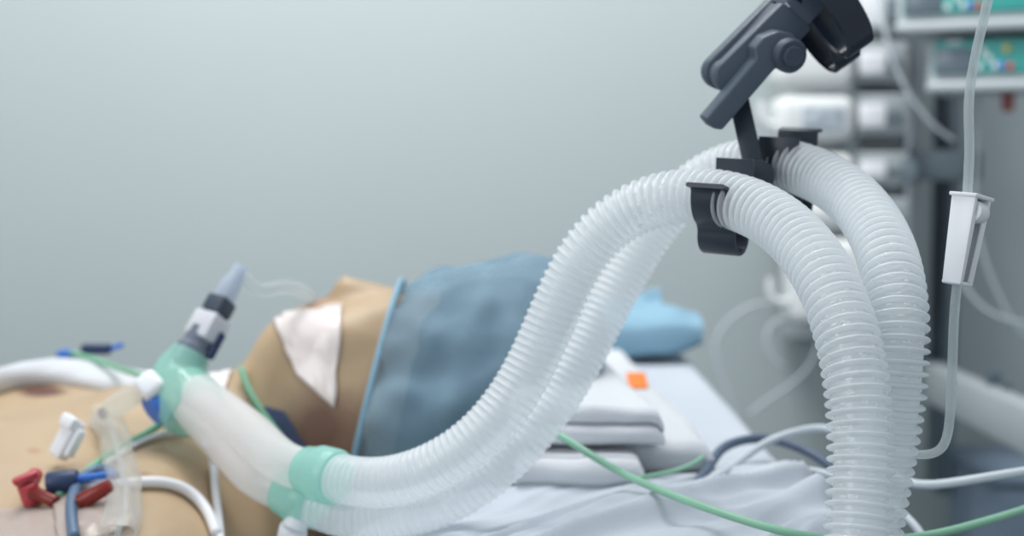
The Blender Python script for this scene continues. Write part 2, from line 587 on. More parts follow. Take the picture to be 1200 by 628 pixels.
def lerp_rings(keys, m=5):
    k = np.array(keys); t = np.arange(len(k)); u = np.linspace(0, len(k) - 1, (len(k) - 1) * m + 1)
    # smooth interpolation
    out = []
    q = np.vstack([2 * k[0] - k[1], k, 2 * k[-1] - k[-2]])
    for x in u:
        i = min(int(x), len(k) - 2); f = x - i
        a, b, c, d = q[i], q[i + 1], q[i + 2], q[i + 3]
        out.append(0.5 * ((2 * b) + (c - a) * f + (2 * a - 5 * b + 4 * c - d) * f * f + (3 * b - a - 3 * c + d) * f ** 3))
    return [tuple(np.maximum(o, [-9, 0, 0])) for o in out]


ck = lerp_rings([(-0.104, .083, .099), (-0.098, .084, .098), (-0.088, .090, .103), (-0.065, .098, .111), (-0.035, .104, .118), (0.0, .102, .115), (0.032, .088, .096), (0.052, .055, .060), (0.060, .004, .004)])
cv, cf = rings_shell(ck, (0, 1.03, 0.815), 96, 0.009, 26, 0.25)
capo = link('surgical_cap', cv, cf, M['cap'], person)
capo['label'] = 'loose blue non-woven cap'
sol = capo.modifiers.new('sol', 'SOLIDIFY'); sol.thickness = 0.0006
vs, fs = [], []
el = [Vector((-0.1035 + 0.25 * .093 * math.sin(a), 1.03 + .0835 * math.cos(a), .815 + .0995 * math.sin(a))) for a in np.linspace(0, 2 * PI, 97)[:-1]]
eb = MB().tube(spline(el + el[:2], .004, 0), .0022, 8).build('elastic_edge', M['pad'], capo)
hk = lerp_rings([(-0.078, .076, .090), (-0.055, .085, .098), (-0.03, .090, .102), (0.0, .087, .098), (0.028, .070, .078), (0.044, .035, .04), (0.049, .003, .003)])
hv, hf = rings_shell(hk, (0, 1.03, 0.815), 64, 0.003, 40, 0.2)
link('hair', hv, hf, M['hair'], person)


# ------------------------------------------------------------------ the bed
def smooth01(a, b, x):
    t = min(1, max(0, (x - a) / (b - a))); return t * t * (3 - 2 * t)


bed = empty('hospital_bed', (-0.75, 1.1, 0), 'hospital bed under the white linen', 'bed')
MB().box((-0.76, 1.1, 0.36), (1.9, 0.86, 0.06), bevel=0.01).build('frame', M['grey'], bed)
for x in (-1.6, 0.1):
    for y in (0.75, 1.45):
        MB().box((x, y, 0.165), (0.05, 0.05, 0.33), bevel=0.006).build('leg', M['grey'], bed)
mt = MB().box((-0.77, 1.12, 0.495), (1.95, 0.94, 0.208), bevel=0.04, seg=4).build('mattress', M['mattress'])
tag(mt, 'pale mattress under the patient and the pillow', 'mattress')
bl_v, bl_f = [], []
nx, ny = 50, 40
for i in range(nx + 1):
    for j in range(ny + 1):
        x = -0.66 - 1.06 * i / nx; y = 0.66 + 0.88 * j / ny
        z = 0.628 + 0.20 * max(0, 1 - ((y - 1.0) / 0.40) ** 2) ** .5 * (1 - 0.35 * i / nx) + 0.008 * noise.noise(Vector((x * 9, y * 9, 0)))
        bl_v.append(Vector((x, y, z)))
for i in range(nx):
    for j in range(ny):
        a = i * (ny + 1) + j
        bl_f.append((a, a + 1, a + ny + 2, a + ny + 1))
blk = link('blanket', bl_v, bl_f, M['linen']); blk.modifiers.new('s', 'SOLIDIFY').thickness = -0.006
tag(blk, 'white blanket over the legs of the patient', 'blanket')

PX0, PX1, PY0, PY1 = -0.17, 0.207, 0.66, 1.60


def pillow_z(x, y):
    z = 0.800
    z -= 0.016 * (1 - smooth01(-0.02, 0.09, x)) * (1 - smooth01(0.80, 0.95, y))
    z -= 0.11 * math.exp(-(((x + 0.05) / 0.115) ** 4 + ((y - 1.035) / 0.128) ** 4))
    z -= 0.06 * (1 - smooth01(-0.17, -0.06, x))
    q = y - 0.42 * x
    fold = 0.0032 * noise.noise(Vector((x * 3, q * 26, 1.3))) + 0.0022 * noise.noise(Vector((x * 5, q * 55, 7.1)))
    z += fold * (0.35 + 0.9 * (1 - smooth01(0.85, 1.1, y)))
    z += 0.0008 * math.sin(y * 150 + 6 * x)
    return z


def edge_fall(x, y):
    e = 1.0
    for (a, b, r) in ((x, PX0, .05), (PX1, x, .035), (y, PY0, .05), (PY1, y, .05)):
        t = max(0, min(1, (a - b) / r))
        e *= math.sqrt(max(0, 1 - (1 - t) ** 2))
    return e


pv, pf = [], []
nx, ny = 110, 220
for i in range(nx + 1):
    for j in range(ny + 1):
        a = i / nx; b = j / ny
        x = PX0 + (PX1 - PX0) * a; y = PY0 + (PY1 - PY0) * b
        base = 0.625
        z = base + (pillow_z(x, y) - base) * (0.25 + 0.75 * edge_fall(x, y))
        pv.append(Vector((x, y, z)))
N1 = len(pv)
for i in range(nx + 1):
    for j in range(ny + 1):
        v = pv[i * (ny + 1) + j]
        edge = i in (0, nx) or j in (0, ny)
        pv.append(Vector((v.x, v.y, 0.615 if not edge else 0.63)))
for i in range(nx):
    for j in range(ny):
        a = i * (ny + 1) + j
        pf.append((a, a + ny + 1, a + ny + 2, a + 1))
        pf.append((N1 + a, N1 + a + 1, N1 + a + ny + 2, N1 + a + ny + 1))
for i in range(nx):
    a = i * (ny + 1); b = a + ny + 1
    pf.append((a, N1 + a, N1 + b, b))
    a += ny; b += ny
    pf.append((b, N1 + b, N1 + a, a))
for j in range(ny):
    a = j; b = j + 1
    pf.append((b, N1 + b, N1 + a, a))
    a += nx * (ny + 1); b += nx * (ny + 1)
    pf.append((a, N1 + a, N1 + b, b))
pil = link('pillow', pv, pf, M['linen'])
tag(pil, 'wide white pillow under the head of the patient and the towels', 'pillow')

# crumpled white sheet in front of the towels
def sheet_z(x, y):
    q = y - 0.75 * x + 0.02 * noise.noise(Vector((x * 12, y * 6, 2)))
    a = 1 - abs(noise.noise(Vector((x * 4 + 3, q * 20, 4.2)))) * 2.2
    b = 1 - abs(noise.noise(Vector((x * 6, q * 34, 9.4)))) * 2
    return 0.003 + 0.012 * max(0, a) ** 2 + 0.003 * max(0, b)


sv, sf = [], []
nx, ny = 120, 90
for i in range(nx + 1):
    for j in range(ny + 1):
        a = i / nx; b = j / ny
        x = -0.06 + 0.262 * a
        y = 0.664 + (0.185 - 0.02 * a) * b + 0.08 * a * b + 0.007 * noise.noise(Vector((a * 8, b * 3, 0)))
        edge = smooth01(0, .12, b) * smooth01(0, .08, 1 - b) * smooth01(0, .1, a) * smooth01(0, .1, 1 - a)
        pz = 0.625 + (pillow_z(x, y) - 0.625) * (0.25 + 0.75 * edge_fall(x, y))
        sv.append(Vector((x, y, pz + 0.003 + sheet_z(x, y) * edge)))
for i in range(nx):
    for j in range(ny):
        a = i * (ny + 1) + j
        sf.append((a, a + ny + 1, a + ny + 2, a + 1))
sh = link('draw_sheet', sv, sf, M['linen']); sh.modifiers.new('s', 'SOLIDIFY').thickness = 0.0015
tag(sh, 'crumpled white sheet lying on the pillow in front of the folded towels', 'sheet')


# folded towels: each a stack of soft layers joined by a rounded fold at the near end
def towel_mesh(x0, x1, y0, y1, z0, layers, th, skew=0.0, amp=0.002, seed=0, tilt=0.0):
    vs, fs = [], []
    h = th * layers
    ny, nx = 40, 24
    # outline in the Y-Z plane: a serpentine of `layers` thicknesses with the folds at the near end
    prof = []
    for L_ in range(layers):
        zc = z0 + th * (L_ + .5)
        for k in range(13):
            a = -PI / 2 + PI * k / 12
            prof.append((y0 + th * .5 * (1 - math.cos(a)) + (0.004 * (L_ % 2)), zc + th * .5 * .97 * math.sin(a)))
    for k in range(1, 20): prof.append((y0 + (y1 - y0) * k / 20 + .005, z0 + h))
    for k in range(9):
        a = PI / 2 - PI * k / 8
        prof.append((y1 - h * .5 + h * .5 * math.cos(a), z0 + h * .5 + h * .5 * math.sin(a)))
    for k in range(1, 20): prof.append((y1 - (y1 - y0) * k / 20, z0))
    m = len(prof)
    for i in range(nx + 1):
        a = i / nx
        e = math.sqrt(max(0, 1 - max(0, 1 - min(a, 1 - a) / .11) ** 2))
        for (y, z) in prof:
            x = x0 + (x1 - x0) * a + skew * (y - y0)
            zz = z0 + (z - z0) * (0.55 + .45 * e)
            t = (z - z0) / h
            n_ = noise.noise(Vector((x * 22 + seed, y * 9, z * 40))) + .5 * noise.noise(Vector((x * 60 + seed, y * 20, z * 80)))
            vs.append(Vector((x, y + (amp * 1.5 * noise.noise(Vector((x * 30 + seed, z * 60, 3)))) * (1 if y < y0 + .03 else 0), zz + amp * n_ * t + tilt * (y - y0) * t)))
    for i in range(nx):
        for k in range(m):
            k2 = (k + 1) % m
            fs.append((i * m + k, i * m + k2, (i + 1) * m + k2, (i + 1) * m + k))
    fs.append(tuple(range(m))[::-1]); fs.append(tuple(range(nx * m, (nx + 1) * m)))
    return vs, fs


tw1 = empty('folded_towel', (0.08, 1.1, 0.80), 'large white folded towel with an orange tag, lowest of the towels on the pillow', 'towel', )
tv, tf = towel_mesh(0.012, 0.128, 0.885, 1.335, 0.8025, 1, 0.022, -0.045, 0.0034, 2)
link('cloth', tv, tf, M['towel'], tw1, 'auto')
MB().box((0.0985, 1.11, 0.8285), (0.0150, 0.030, 0.0022), axes((0, -0.25, 1)), bevel=0.0007).build('tag', M['orange'], tw1)['label'] = 'small orange tag'
tv, tf = towel_mesh(0.004, 0.094, 0.862, 1.22, 0.826, 2, 0.0125, -0.10, 0.0032, 11, 0.0)
t2 = link('folded_towel', tv, tf, M['towel'], None, 'auto')
tag(t2, 'small white folded towel on top of the large towel with the orange tag', 'towel')
tv, tf = towel_mesh(0.002, 0.080, 0.845, 0.878, 0.803, 1, 0.018, 0, 0.003, 21, 0.0)
t3 = link('face_cloth', tv, tf, M['towel'], None, 'auto')
tag(t3, 'rolled white cloth tucked under the near edge of the towels', 'cloth')

# blue pads on the far end of the pillow
vs, fs = [], []
nx, nk = 30, 40
for i in range(nx + 1):
    a = i / nx; x = 0.055 + 0.133 * a
    for k in range(nk):
        t = 2 * PI * k / nk
        e = 1 - 0.35 * smooth01(.8, 1, a) - .12 * (1 - smooth01(0, .4, a))
        y = 1.44 + 0.055 * math.copysign(abs(math.cos(t)) ** .7, math.cos(t)) * (1 - .1 * a)
        z = 0.824 + 0.024 * e * math.copysign(abs(math.sin(t)) ** .7, math.sin(t)) + 0.012 * a * 0.6 + .003 * noise.noise(Vector((x * 30, y * 30, k * .4)))
        vs.append(Vector((x, y, max(z, 0.803))))
for i in range(nx):
    for k in range(nk):
        k2 = (k + 1) % nk
        fs.append((i * nk + k, i * nk + k2, (i + 1) * nk + k2, (i + 1) * nk + k))
fs.append(tuple(range(nk))[::-1]); fs.append(tuple(range(nx * nk, (nx + 1) * nk)))
pd = link('absorbent_pad', vs, fs, M['pad'], None, 'auto')
tag(pd, 'rolled light blue absorbent pad at the far end of the pillow', 'pad')
vs, fs = [], []
nx, ny = 26, 16
for i in range(nx + 1):
    a = i / nx
    for j in range(ny + 1):
        b = j / ny
        base = P(640 + 136 * a, 392 - 18 * a - 36 * (a ** 1.6) * b - (44 * (1 - a)) * b, 1.50 + .03 * b)
        vs.append(base + Vector((0, .006 * noise.noise(Vector((a * 5, b * 3, 2))), 0.004 * noise.noise(Vector((a * 6, b * 4, 0))))))
for i in range(nx):
    for j in range(ny):
        q = i * (ny + 1) + j
        fs.append((q, q + ny + 1, q + ny + 2, q + 1))
dp = link('blue_drape', vs, fs, M['pad']); dp.modifiers.new('s', 'SOLIDIFY').thickness = 0.003
tag(dp, 'light blue drape standing in a point behind the rolled blue pad', 'drape')

# ------------------------------------------------------------------ corrugated hoses
PITCH_H = 0.0049


def hose_shape(q):
    """pitch, groove radius and ridge radius along the hose: drawn out on the ventilator side, pushed together on the patient side"""
    m = smooth01(0.40, 0.56, q)
    return 0.0049 - 0.0006 * m, 0.0114 + 0.0018 * m, 0.0145 - 0.0006 * m


def hose_mesh(c_pts, n=44):
    c = spline(c_pts, 0.001, 2.2)
    s = np.concatenate([[0], np.cumsum(np.linalg.norm(np.diff(c, axis=0), axis=1))])
    L_ = s[-1]
    ts = np.array([-.5, -.33, -.27, -.24, -.18, -.09, .0, .09, .18, .24, .27, .33])
    ss, rr = [], []
    q = 0.0
    grooves = []
    while True:
        p_, rg, rx = hose_shape(q)
        if q + p_ > L_: break
        grooves.append((q, rg))
        for t in ts:
            ss.append(q + (.5 + t) * p_)
            b = math.sqrt(max(0, 1 - (t / .26) ** 2)) if abs(t) < .26 else 0
            rr.append(rg + (rx - rg) * b)
        q += p_
    ss = np.array(ss)
    cc = np.stack([np.interp(ss, s, c[:, j]) for j in range(3)], 1)
    t, u, w = frames(np.stack([np.interp(ss, s, c[:, j]) for j in range(3)], 1))
    # frames from the smooth curve
    tt, uu, ww = frames(c)
    u = np.stack([np.interp(ss, s, uu[:, j]) for j in range(3)], 1); w = np.stack([np.interp(ss, s, ww[:, j]) for j in range(3)], 1)
    an = np.arange(n) * 2 * PI / n
    ring = u[:, None] * np.cos(an)[None, :, None] + w[:, None] * np.sin(an)[None, :, None]
    outer = cc[:, None] + np.array(rr)[:, None, None] * ring
    vs = outer.reshape(-1, 3)
    fs = []
    m = len(ss)
    for i in range(m - 1):
        for k in range(n):
            k2 = (k + 1) % n
            fs.append((i * n + k, i * n + k2, (i + 1) * n + k2, (i + 1) * n + k))
    return vs, fs, c, s, uu, ww, grooves


A_PTS = [P(985, 1160, .585), P(990, 900, .585), P(1000, 720, .59), P(1005, 628, .60), P(1009, 567, .605), P(1011, 510, .61), P(1007, 450, .615), P(997, 400, .622), P(982, 350, .635),
         P(950, 295, .662), P(905, 251, .695), P(850, 229, .722), P(808, 226, .738), P(760, 231, .75), P(716, 253, .757), P(679, 296, .762), P(655, 350, .765),
         P(635, 405, .767), P(604, 465, .765), P(570, 511, .762), P(530, 541, .763), P(480, 563, .77), P(440, 570, .782), P(405, 566, .795), P(380, 556, .805)]
B_PTS = [P(990, 1100, .64), P(1000, 860, .645), P(1012, 700, .655), P(1022, 610, .655), P(1034, 550, .65), P(1046, 490, .645), P(1054, 430, .643), P(1055, 375, .645), P(1050, 330, .653),
         P(1039, 290, .675), P(1018, 252, .705), P(988, 221, .74), P(950, 199, .77), P(905, 187, .79), P(850, 190, .812), P(806, 217, .825), P(768, 262, .828), P(734, 315, .825),
         P(707, 365, .82), P(689, 405, .815), P(668, 443, .81), P(641, 484, .803), P(612, 521, .80), P(578, 554, .80), P(540, 583, .803), P(495, 599, .808), P(445, 610, .812), P(400, 606, .82), P(372, 596, .828), P(354, 584, .834)]


def make_hose(pts, label, seed, lo, hi, nd):
    vs, fs, c, s, uu, ww, gr = hose_mesh(pts)
    root = empty('ventilator_hose', (c[0][0], c[0][1], c[0][2]), label, 'hose', 'corrugated ventilator hoses over the holder')
    link('corrugated_tube', [Vector(v) for v in vs], fs, M['hose'], root)
    # teal cuff at the patient end
    e = Vector(c[-1]); d = (Vector(c[-1]) - Vector(c[-6])).normalized()
    MB().lathe(e - d * .010, d, [(0, .0150), (.002, .0160), (.014, .0160), (.016, .0148), (.024, .0138), (.026, .0125)], 40).build('cuff', M['teal_soft'], root)['label'] = 'teal soft cuff'
    # condensed water: beads sitting in the grooves, thickest near the holder
    rnd = random.Random(seed)
    b = MB()
    ico = bmesh.new(); bmesh.ops.create_icosphere(ico, subdivisions=2, radius=1)
    ico.verts.ensure_lookup_table()
    iv = [v.co.copy() for v in ico.verts]; jf = [tuple(v.index for v in f.verts) for f in ico.faces]; ico.free()
    for _ in range(nd):
        u_ = rnd.random()
        st = lo + (hi - lo) * rnd.betavariate(2.0, 1.6)
        k, rg = min(gr, key=lambda g: abs(g[0] - st))
        k += rnd.uniform(-.0006, .0006)
        i = int(np.searchsorted(s, k)); i = min(max(i, 1), len(c) - 2)
        an = rnd.uniform(0, 2 * PI)
        t = Vector(c[i + 1] - c[i - 1]).normalized()
        n_ = Vector(uu[i] * math.cos(an) + ww[i] * math.sin(an)).normalized()
        side = t.cross(n_)
        p = Vector(c[i]) + n_ * rg
        ra, rl, rh = rnd.uniform(.0005, .0009), rnd.uniform(.0006, .0022), rnd.uniform(.0004, .0007)
        b.add([p + t * (v.x * ra) + side * (v.y * rl) + n_ * (v.z * rh) for v in iv], jf)
    o = b.build('condensation', M['drop'], root, True)
    o['kind'] = 'stuff'
    return root, c, d


hoseA, cA, dA = make_hose(A_PTS, 'nearer corrugated clear hose, held by the front clip of the black holder', 3, .15, .46, 520)
hoseB, cB, dB = make_hose(B_PTS, 'farther corrugated clear hose, held by the rear clip of the black holder', 5, .15, .50, 420)

MB().cyl(P(352, 602, .825), P(345, 618, .825), .0055, .0075, 24, .001).build('port_cap', M['white_plastic'], hoseB)['label'] = 'white port cap'
MB().cyl(P(345, 618, .825), P(338, 634, .828), .0085, .0075, 24, .0015).build('port_cap', M['white_plastic'], hoseB)['label'] = 'white port cap'

# ------------------------------------------------------------------ hose holder
HD = 0.765
S_ = HD / F
holder = empty('hose_holder', P(893, 207, HD), 'slate black jointed hose holder with lever and two clips gripping the hoses', 'hose holder')
EX = CV(-0.30, 0.30, 0.906).normalized()


def HP(px, py, e=0.0):                   # a point on the joint's front cheek, e metres behind it
    return P(px, py, HD) + EX * e


def arc(cx, cy, r, a0, a1, n=8):
    return [(cx + r * math.cos(math.radians(a0 + (a1 - a0) * i / n)), cy + r * math.sin(math.radians(a0 + (a1 - a0) * i / n))) for i in range(n + 1)]


cheek = arc(859, 91, 20.5, 222, 57, 12)[::1]
# image y runs down: 222 deg = upper left, 57 deg = lower right of the round end
cheek = [(859 + 20.5 * math.cos(math.radians(a)), 91 + 20.5 * math.sin(math.radians(a))) for a in np.linspace(222, 57, 12)]
cheek += [(931, 55), (936, 50), (949, 37), (950, 32), (922, 6), (917, 4)]
for (e0, th, nm) in ((0.0, .0065, 'joint_cheek'), (.0135, .0065, 'joint_cheek')):
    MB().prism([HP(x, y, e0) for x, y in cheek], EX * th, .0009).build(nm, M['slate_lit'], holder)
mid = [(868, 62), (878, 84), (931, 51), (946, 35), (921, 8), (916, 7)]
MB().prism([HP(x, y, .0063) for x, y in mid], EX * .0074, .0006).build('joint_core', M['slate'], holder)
# continuation of the body above the picture
MB().prism([HP(x, y, .0005) for x, y in ((918, 5), (948, 32), (985, -8), (958, -38))], EX * .019, .002).build('joint_neck', M['slate_lit'], holder)
# hinge eye and bar
bar = MB()
bar.cyl(HP(859, 91, .0068), HP(859, 91, .0132), 17.5 * S_, n=40, bevel=.0006)
r0, r1 = P(862, 100, HD + .012), P(886, 207, HD - .004)
bar.build('hinge_eye', M['slate'], holder)
zdir = (r0 - r1).normalized()
bm = MB()
bm.box((r0 + r1) / 2, (.0108, .0062, (r0 - r1).length), axes(zdir, CV(1, 0, -.25)), bevel=.0008)
bm.build('connecting_bar', M['black_clip'], holder)
# lever
lev = [(817, 135), (821, 131), (876, 66), (874, 53), (885, 40), (902, 33), (919, 36), (931, 50), (932, 63), (922, 76), (908, 80), (899, 76), (837, 148), (826, 146)]
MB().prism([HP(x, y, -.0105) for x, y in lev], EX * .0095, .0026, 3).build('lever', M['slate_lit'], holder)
kb = MB()
kb.lathe(HP(914, 61, -.009), -EX, [(0, .0093), (.0035, .0093), (.0052, .0082), (.0054, .0066)], 44)
kb.build('knob', M['slate'], holder)
MB().lathe(HP(914, 61, -.0135), -EX, [(0, .0058), (.0022, .0058), (.0028, .0050)], 40).build('button', M['slate'], holder)


# glossy double clamp: two flattened loops
def loop(cpx, cpy, d, width, ra, rb, wall, name, m):
    ax = CV(.80, .55, .25).normalized()
    u = CV(.57, -.82, .0); u = (u - ax * u.dot(ax)).normalized()
    w = ax.cross(u)
    c0 = P(cpx, cpy, d)
    vs, fs = [], []
    n = 64
    prof = [(-.5, 0), (-.5, 1), (.5, 1), (.5, 0)]
    bv_ = .0012
    prof = [(-width / 2 + bv_, 0), (-width / 2, bv_), (-width / 2, wall - bv_), (-width / 2 + bv_, wall), (width / 2 - bv_, wall), (width / 2, wall - bv_), (width / 2, bv_), (width / 2 - bv_, 0)]
    for k in range(n):
        t = 2 * PI * k / n
        ct, st = math.copysign(abs(math.cos(t)) ** 1.0, math.cos(t)), math.copysign(abs(math.sin(t)) ** 1.0, math.sin(t))
        for (a, h) in prof:
            vs.append(c0 + ax * a + u * ((ra - wall + h) * ct) + w * ((rb - wall + h) * st))
    m_ = len(prof)
    for k in range(n):
        k2 = (k + 1) % n
        for i in range(m_):
            i2 = (i + 1) % m_
            fs.append((k * m_ + i, k * m_ + i2, k2 * m_ + i2, k2 * m_ + i))
    return link(name, vs, fs, m, holder, 'auto')


loop(974, 9, HD - .006, .0190, .0275, .0125, .0028, 'clamp_loop', M['black_gloss'])
loop(960, 27, HD + .0205, .0190, .0280, .0125, .0028, 'clamp_loop', M['black_gloss'])
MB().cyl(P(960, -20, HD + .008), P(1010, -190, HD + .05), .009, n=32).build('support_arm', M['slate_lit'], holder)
MB().cyl(HP(923, 4, .003), HP(928, 9, .003), .0022, n=16).build('screw', M['metal'], holder)
# clips
AXD = CV(.86, -.09, -.50).normalized()
BKD = CV(.50, .05, .86); BKD = (BKD - AXD * BKD.dot(AXD)).normalized()
UPD = AXD.cross(BKD)
if UPD.z < 0: UPD = -UPD


def clip(c0, near_top, far_top, near_fl, far_fl, width, name, cy=-20.0):
    R_, lob = 15.6, 9.4
    cen = []
    if near_fl: cen += [(-R_ - 7.5, near_top + .6), (-R_ - 3.5, near_top), (-R_ - .8, near_top - .6)]
    else: cen += [(-R_ + 1.0, near_top), (-R_ + .3, near_top * .6)]
    for a in np.linspace(172, 246, 10): cen.append((R_ * math.cos(math.radians(a)), R_ * math.sin(math.radians(a))))
    for a in np.linspace(168, 366, 20): cen.append((5.6 + lob * math.cos(math.radians(a)), cy + lob * math.sin(math.radians(a))))
    for a in np.linspace(-34, 4, 7): cen.append((R_ * math.cos(math.radians(a)), R_ * math.sin(math.radians(a))))
    cen += [(R_ - .2, far_top * .6), (R_ - .8, far_top)]
    if far_fl: cen += [(R_ + 3, far_top + .8), (R_ + 7, far_top + .8)]
    cen = np.array(cen)
    # resample + offset to a wall of even thickness
    s = np.concatenate([[0], np.cumsum(np.linalg.norm(np.diff(cen, axis=0), axis=1))])
    u = np.linspace(0, s[-1], 110)
    cen = np.stack([np.interp(u, s, cen[:, j]) for j in range(2)], 1)
    k = np.ones(3) / 3
    for _ in range(2): cen[1:-1] = np.stack([np.convolve(cen[:, j], k, 'valid') for j in range(2)], 1)
    t = np.gradient(cen, axis=0); t /= np.linalg.norm(t, axis=1)[:, None]
    nrm = np.stack([-t[:, 1], t[:, 0]], 1)
    poly = np.vstack([cen + nrm * 1.15, (cen - nrm * 1.15)[::-1]])
    n2 = len(poly); n1 = n2 // 2
    vs = []
    wv = [-.5, -.46, .46, .5]
    for q, wq in enumerate(wv):
        sc = .6 if q in (0, 3) else 1
        pp = np.vstack([cen + nrm * 1.15 * sc, (cen - nrm * 1.15 * sc)[::-1]])
        for (b, v) in pp:
            vs.append(c0 + AXD * (wq * width) + BKD * (b * .001) + UPD * (v * .001))
    fs = []
    for q in range(3):
        for i in range(n2):
            i2 = (i + 1) % n2
            fs.append((q * n2 + i, q * n2 + i2, (q + 1) * n2 + i2, (q + 1) * n2 + i))
    for i in range(n1 - 1):
        fs.append((i, n2 - 1 - i, n2 - 2 - i, i + 1))
        o = 3 * n2
        fs.append((o + i, o + i + 1, o + n2 - 2 - i, o + n2 - 1 - i))
    bmm = bmesh.new()
    V_ = [bmm.verts.new(v) for v in vs]
    for f in fs:
        bmm.faces.new([V_[i] for i in f])
    bmesh.ops.recalc_face_normals(bmm, faces=bmm.faces)
    mb = MB().bm(bmm)
    return mb.build(name, M['black_clip'], holder)


cApt, cBpt = P(846, 229, .7235), P(905, 187.5, .79)
clip(cApt, 4.5, 19, True, False, .0205, 'clip')
clip(cBpt + AXD * .0085, 12.5, 17, False, True, .0230, 'clip', -22.5)
g = MB()
pa = cApt + BKD * .0165 - UPD * .006; pb = cBpt - BKD * .0165 - UPD * .006
g.box((pa + pb) / 2, (.014, .010, (pb - pa).length), axes(pb - pa, AXD), bevel=.0015)
g.build('crossbar', M['black_clip'], holder)
MB().cyl(P(889, 206, HD - .010), P(889, 206, HD + .010), .0085, n=32, bevel=.001).build('bar_socket', M['black_clip'], holder)

# ------------------------------------------------------------------ infusion line
iv = empty('infusion_line', P(1124, 331, .66), 'clear infusion tube hanging at the right with a white roller clamp', 'infusion line')
tube_top = [P(1172, -60, .66), P(1158, 0, .66), P(1144, 60, .66), P(1134, 120, .66), P(1137, 165, .66), P(1135, 200, .66), P(1133, 240, .66), P(1129, 285, .66), P(1121, 335, .66),
            P(1117, 390, .665), P(1116, 440, .67), P(1113, 490, .68), P(1109, 522, .69), P(1096, 534, .70), P(1075, 533, .71), P(1040, 528, .72)]
o = MB().tube(spline(tube_top, .003, .8), .00225, 20).build('tube', M['cleartube'], iv)
o['label'] = 'thin clear tube'
zt, zb = P(1137, 229, .66), P(1121, 333, .66)
zc = (zt - zb).normalized()
RX = axes(zc, CV(.70, 0, .71))           # local x: right/away, local y: away from the viewer
Lc = (zt - zb).length


def RC(x, y, z):                          # millimetres, z from the lower end
    return zb + RX @ Vector((x * .001, y * .001, z * .001))


LM = Lc * 1000


def wedge(mb, x0, x1, xb0, xb1, y0, y1, z0, z1, yb0=None, yb1=None, bevel=.0006):
    yb0 = y0 if yb0 is None else yb0; yb1 = y1 if yb1 is None else yb1
    bm = bmesh.new()
    v = [bm.verts.new(RC(*c)) for c in ((xb0, yb0, z0), (xb1, yb0, z0), (xb1, yb1, z0), (xb0, yb1, z0), (x0, y0, z1), (x1, y0, z1), (x1, y1, z1), (x0, y1, z1))]
    for f in ((0, 3, 2, 1), (4, 5, 6, 7), (0, 1, 5, 4), (1, 2, 6, 5), (2, 3, 7, 6), (3, 0, 4, 7)): bm.faces.new([v[i] for i in f])
    bmesh.ops.recalc_face_normals(bm, faces=bm.faces)
    bmesh.ops.bevel(bm, geom=list(bm.edges), offset=bevel, segments=2, profile=.5, affect='EDGES')
    mb.bm(bm)


h_ = MB()
wedge(h_, -7.5, 7.5, -5.5, 5.5, 3.2, 5.2, 0, LM, 2.6, 4.4)              # back plate
wedge(h_, -8.2, -5.6, -6.2, -4.0, -7.0, 5.2, 0, LM, -5.0, 4.4)          # side walls
wedge(h_, 5.6, 8.2, 4.0, 6.2, -7.0, 5.2, 0, LM, -5.0, 4.4)
wedge(h_, -5.8, -3.4, -4.2, -2.4, -6.6, -5.2, 1.5, LM - 9, -4.6, -3.4)  # lips of the channel
wedge(h_, 3.4, 5.8, 2.4, 4.2, -6.6, -5.2, 1.5, LM - 9, -4.6, -3.4)
wedge(h_, -5.6, 5.6, -5.2, 5.2, -4.5, 5.0, -.3, 1.6)                    # lower end
wedge(h_, -9.4, 9.4, -9.2, 9.2, -7.8, 6.0, LM - 1.4, LM + .4)           # flange at the top
hs = h_.build('clamp_housing', M['white_plastic'], iv)
hs['label'] = 'white roller clamp housing'
MB().cyl(RC(-4.6, -3.8, LM - 7.5), RC(4.6, -3.8, LM - 7.5), .0052, n=40, bevel=.0007).build('roller', M['white_plastic'], hs)

# ------------------------------------------------------------------ breathing-circuit end at the patient
yp = empty('y_piece', P(205, 455, .93), 'teal and clear Y-shaped breathing connector over the chest', 'breathing connector')
apex = P(205, 448, .935)
endA, endB = Vector(cA[-1]) + dA * .012, Vector(cB[-1]) + dB * .012
for e, dd, mid_ in ((endA, dA, P(288, 503, .875)), (endB, dB, P(272, 528, .880))):
    c = spline([e, e + dd * .02, mid_, apex + (mid_ - apex).normalized() * .05, apex + (mid_ - apex).normalized() * .028], .003, 1)
    r = np.interp(np.linspace(0, 1, len(c)), [0, .15, .7, 1], [.0120, .0125, .0135, .0150])
    MB().tube(c, r, 28).build('limb', M['limb'], yp)
up = (P(240, 385, .95) - apex).normalized()
dn = (P(235, 490, .915) - apex).normalized()
ap = MB()
c = spline([apex + dn * .030, apex + dn * .014, apex, apex + up * .012, apex + up * .022], .002, .5)
ap.tube(c, np.interp(np.linspace(0, 1, len(c)), [0, .12, .5, .8, 1], [.0205, .0225, .0195, .0160, .0130]), 36)
ap.build('swivel', M['teal_soft'], yp)['label'] = 'teal swivel'
MB().lathe(P(189, 474, .921), CV(-.6, -.45, -.5), [(0, .0105), (.002, .0120), (.006, .0120), (.008, .0100)], 36).build('port_ring', M['blue'], yp)['label'] = 'bright blue ring'
MB().box(P(176, 452, .915), (.017, .013, .016), axes(CV(-.6, -.5, -.3)), bevel=.004, seg=3).build('port_plug', M['white_plastic'], yp)['label'] = 'white plug'

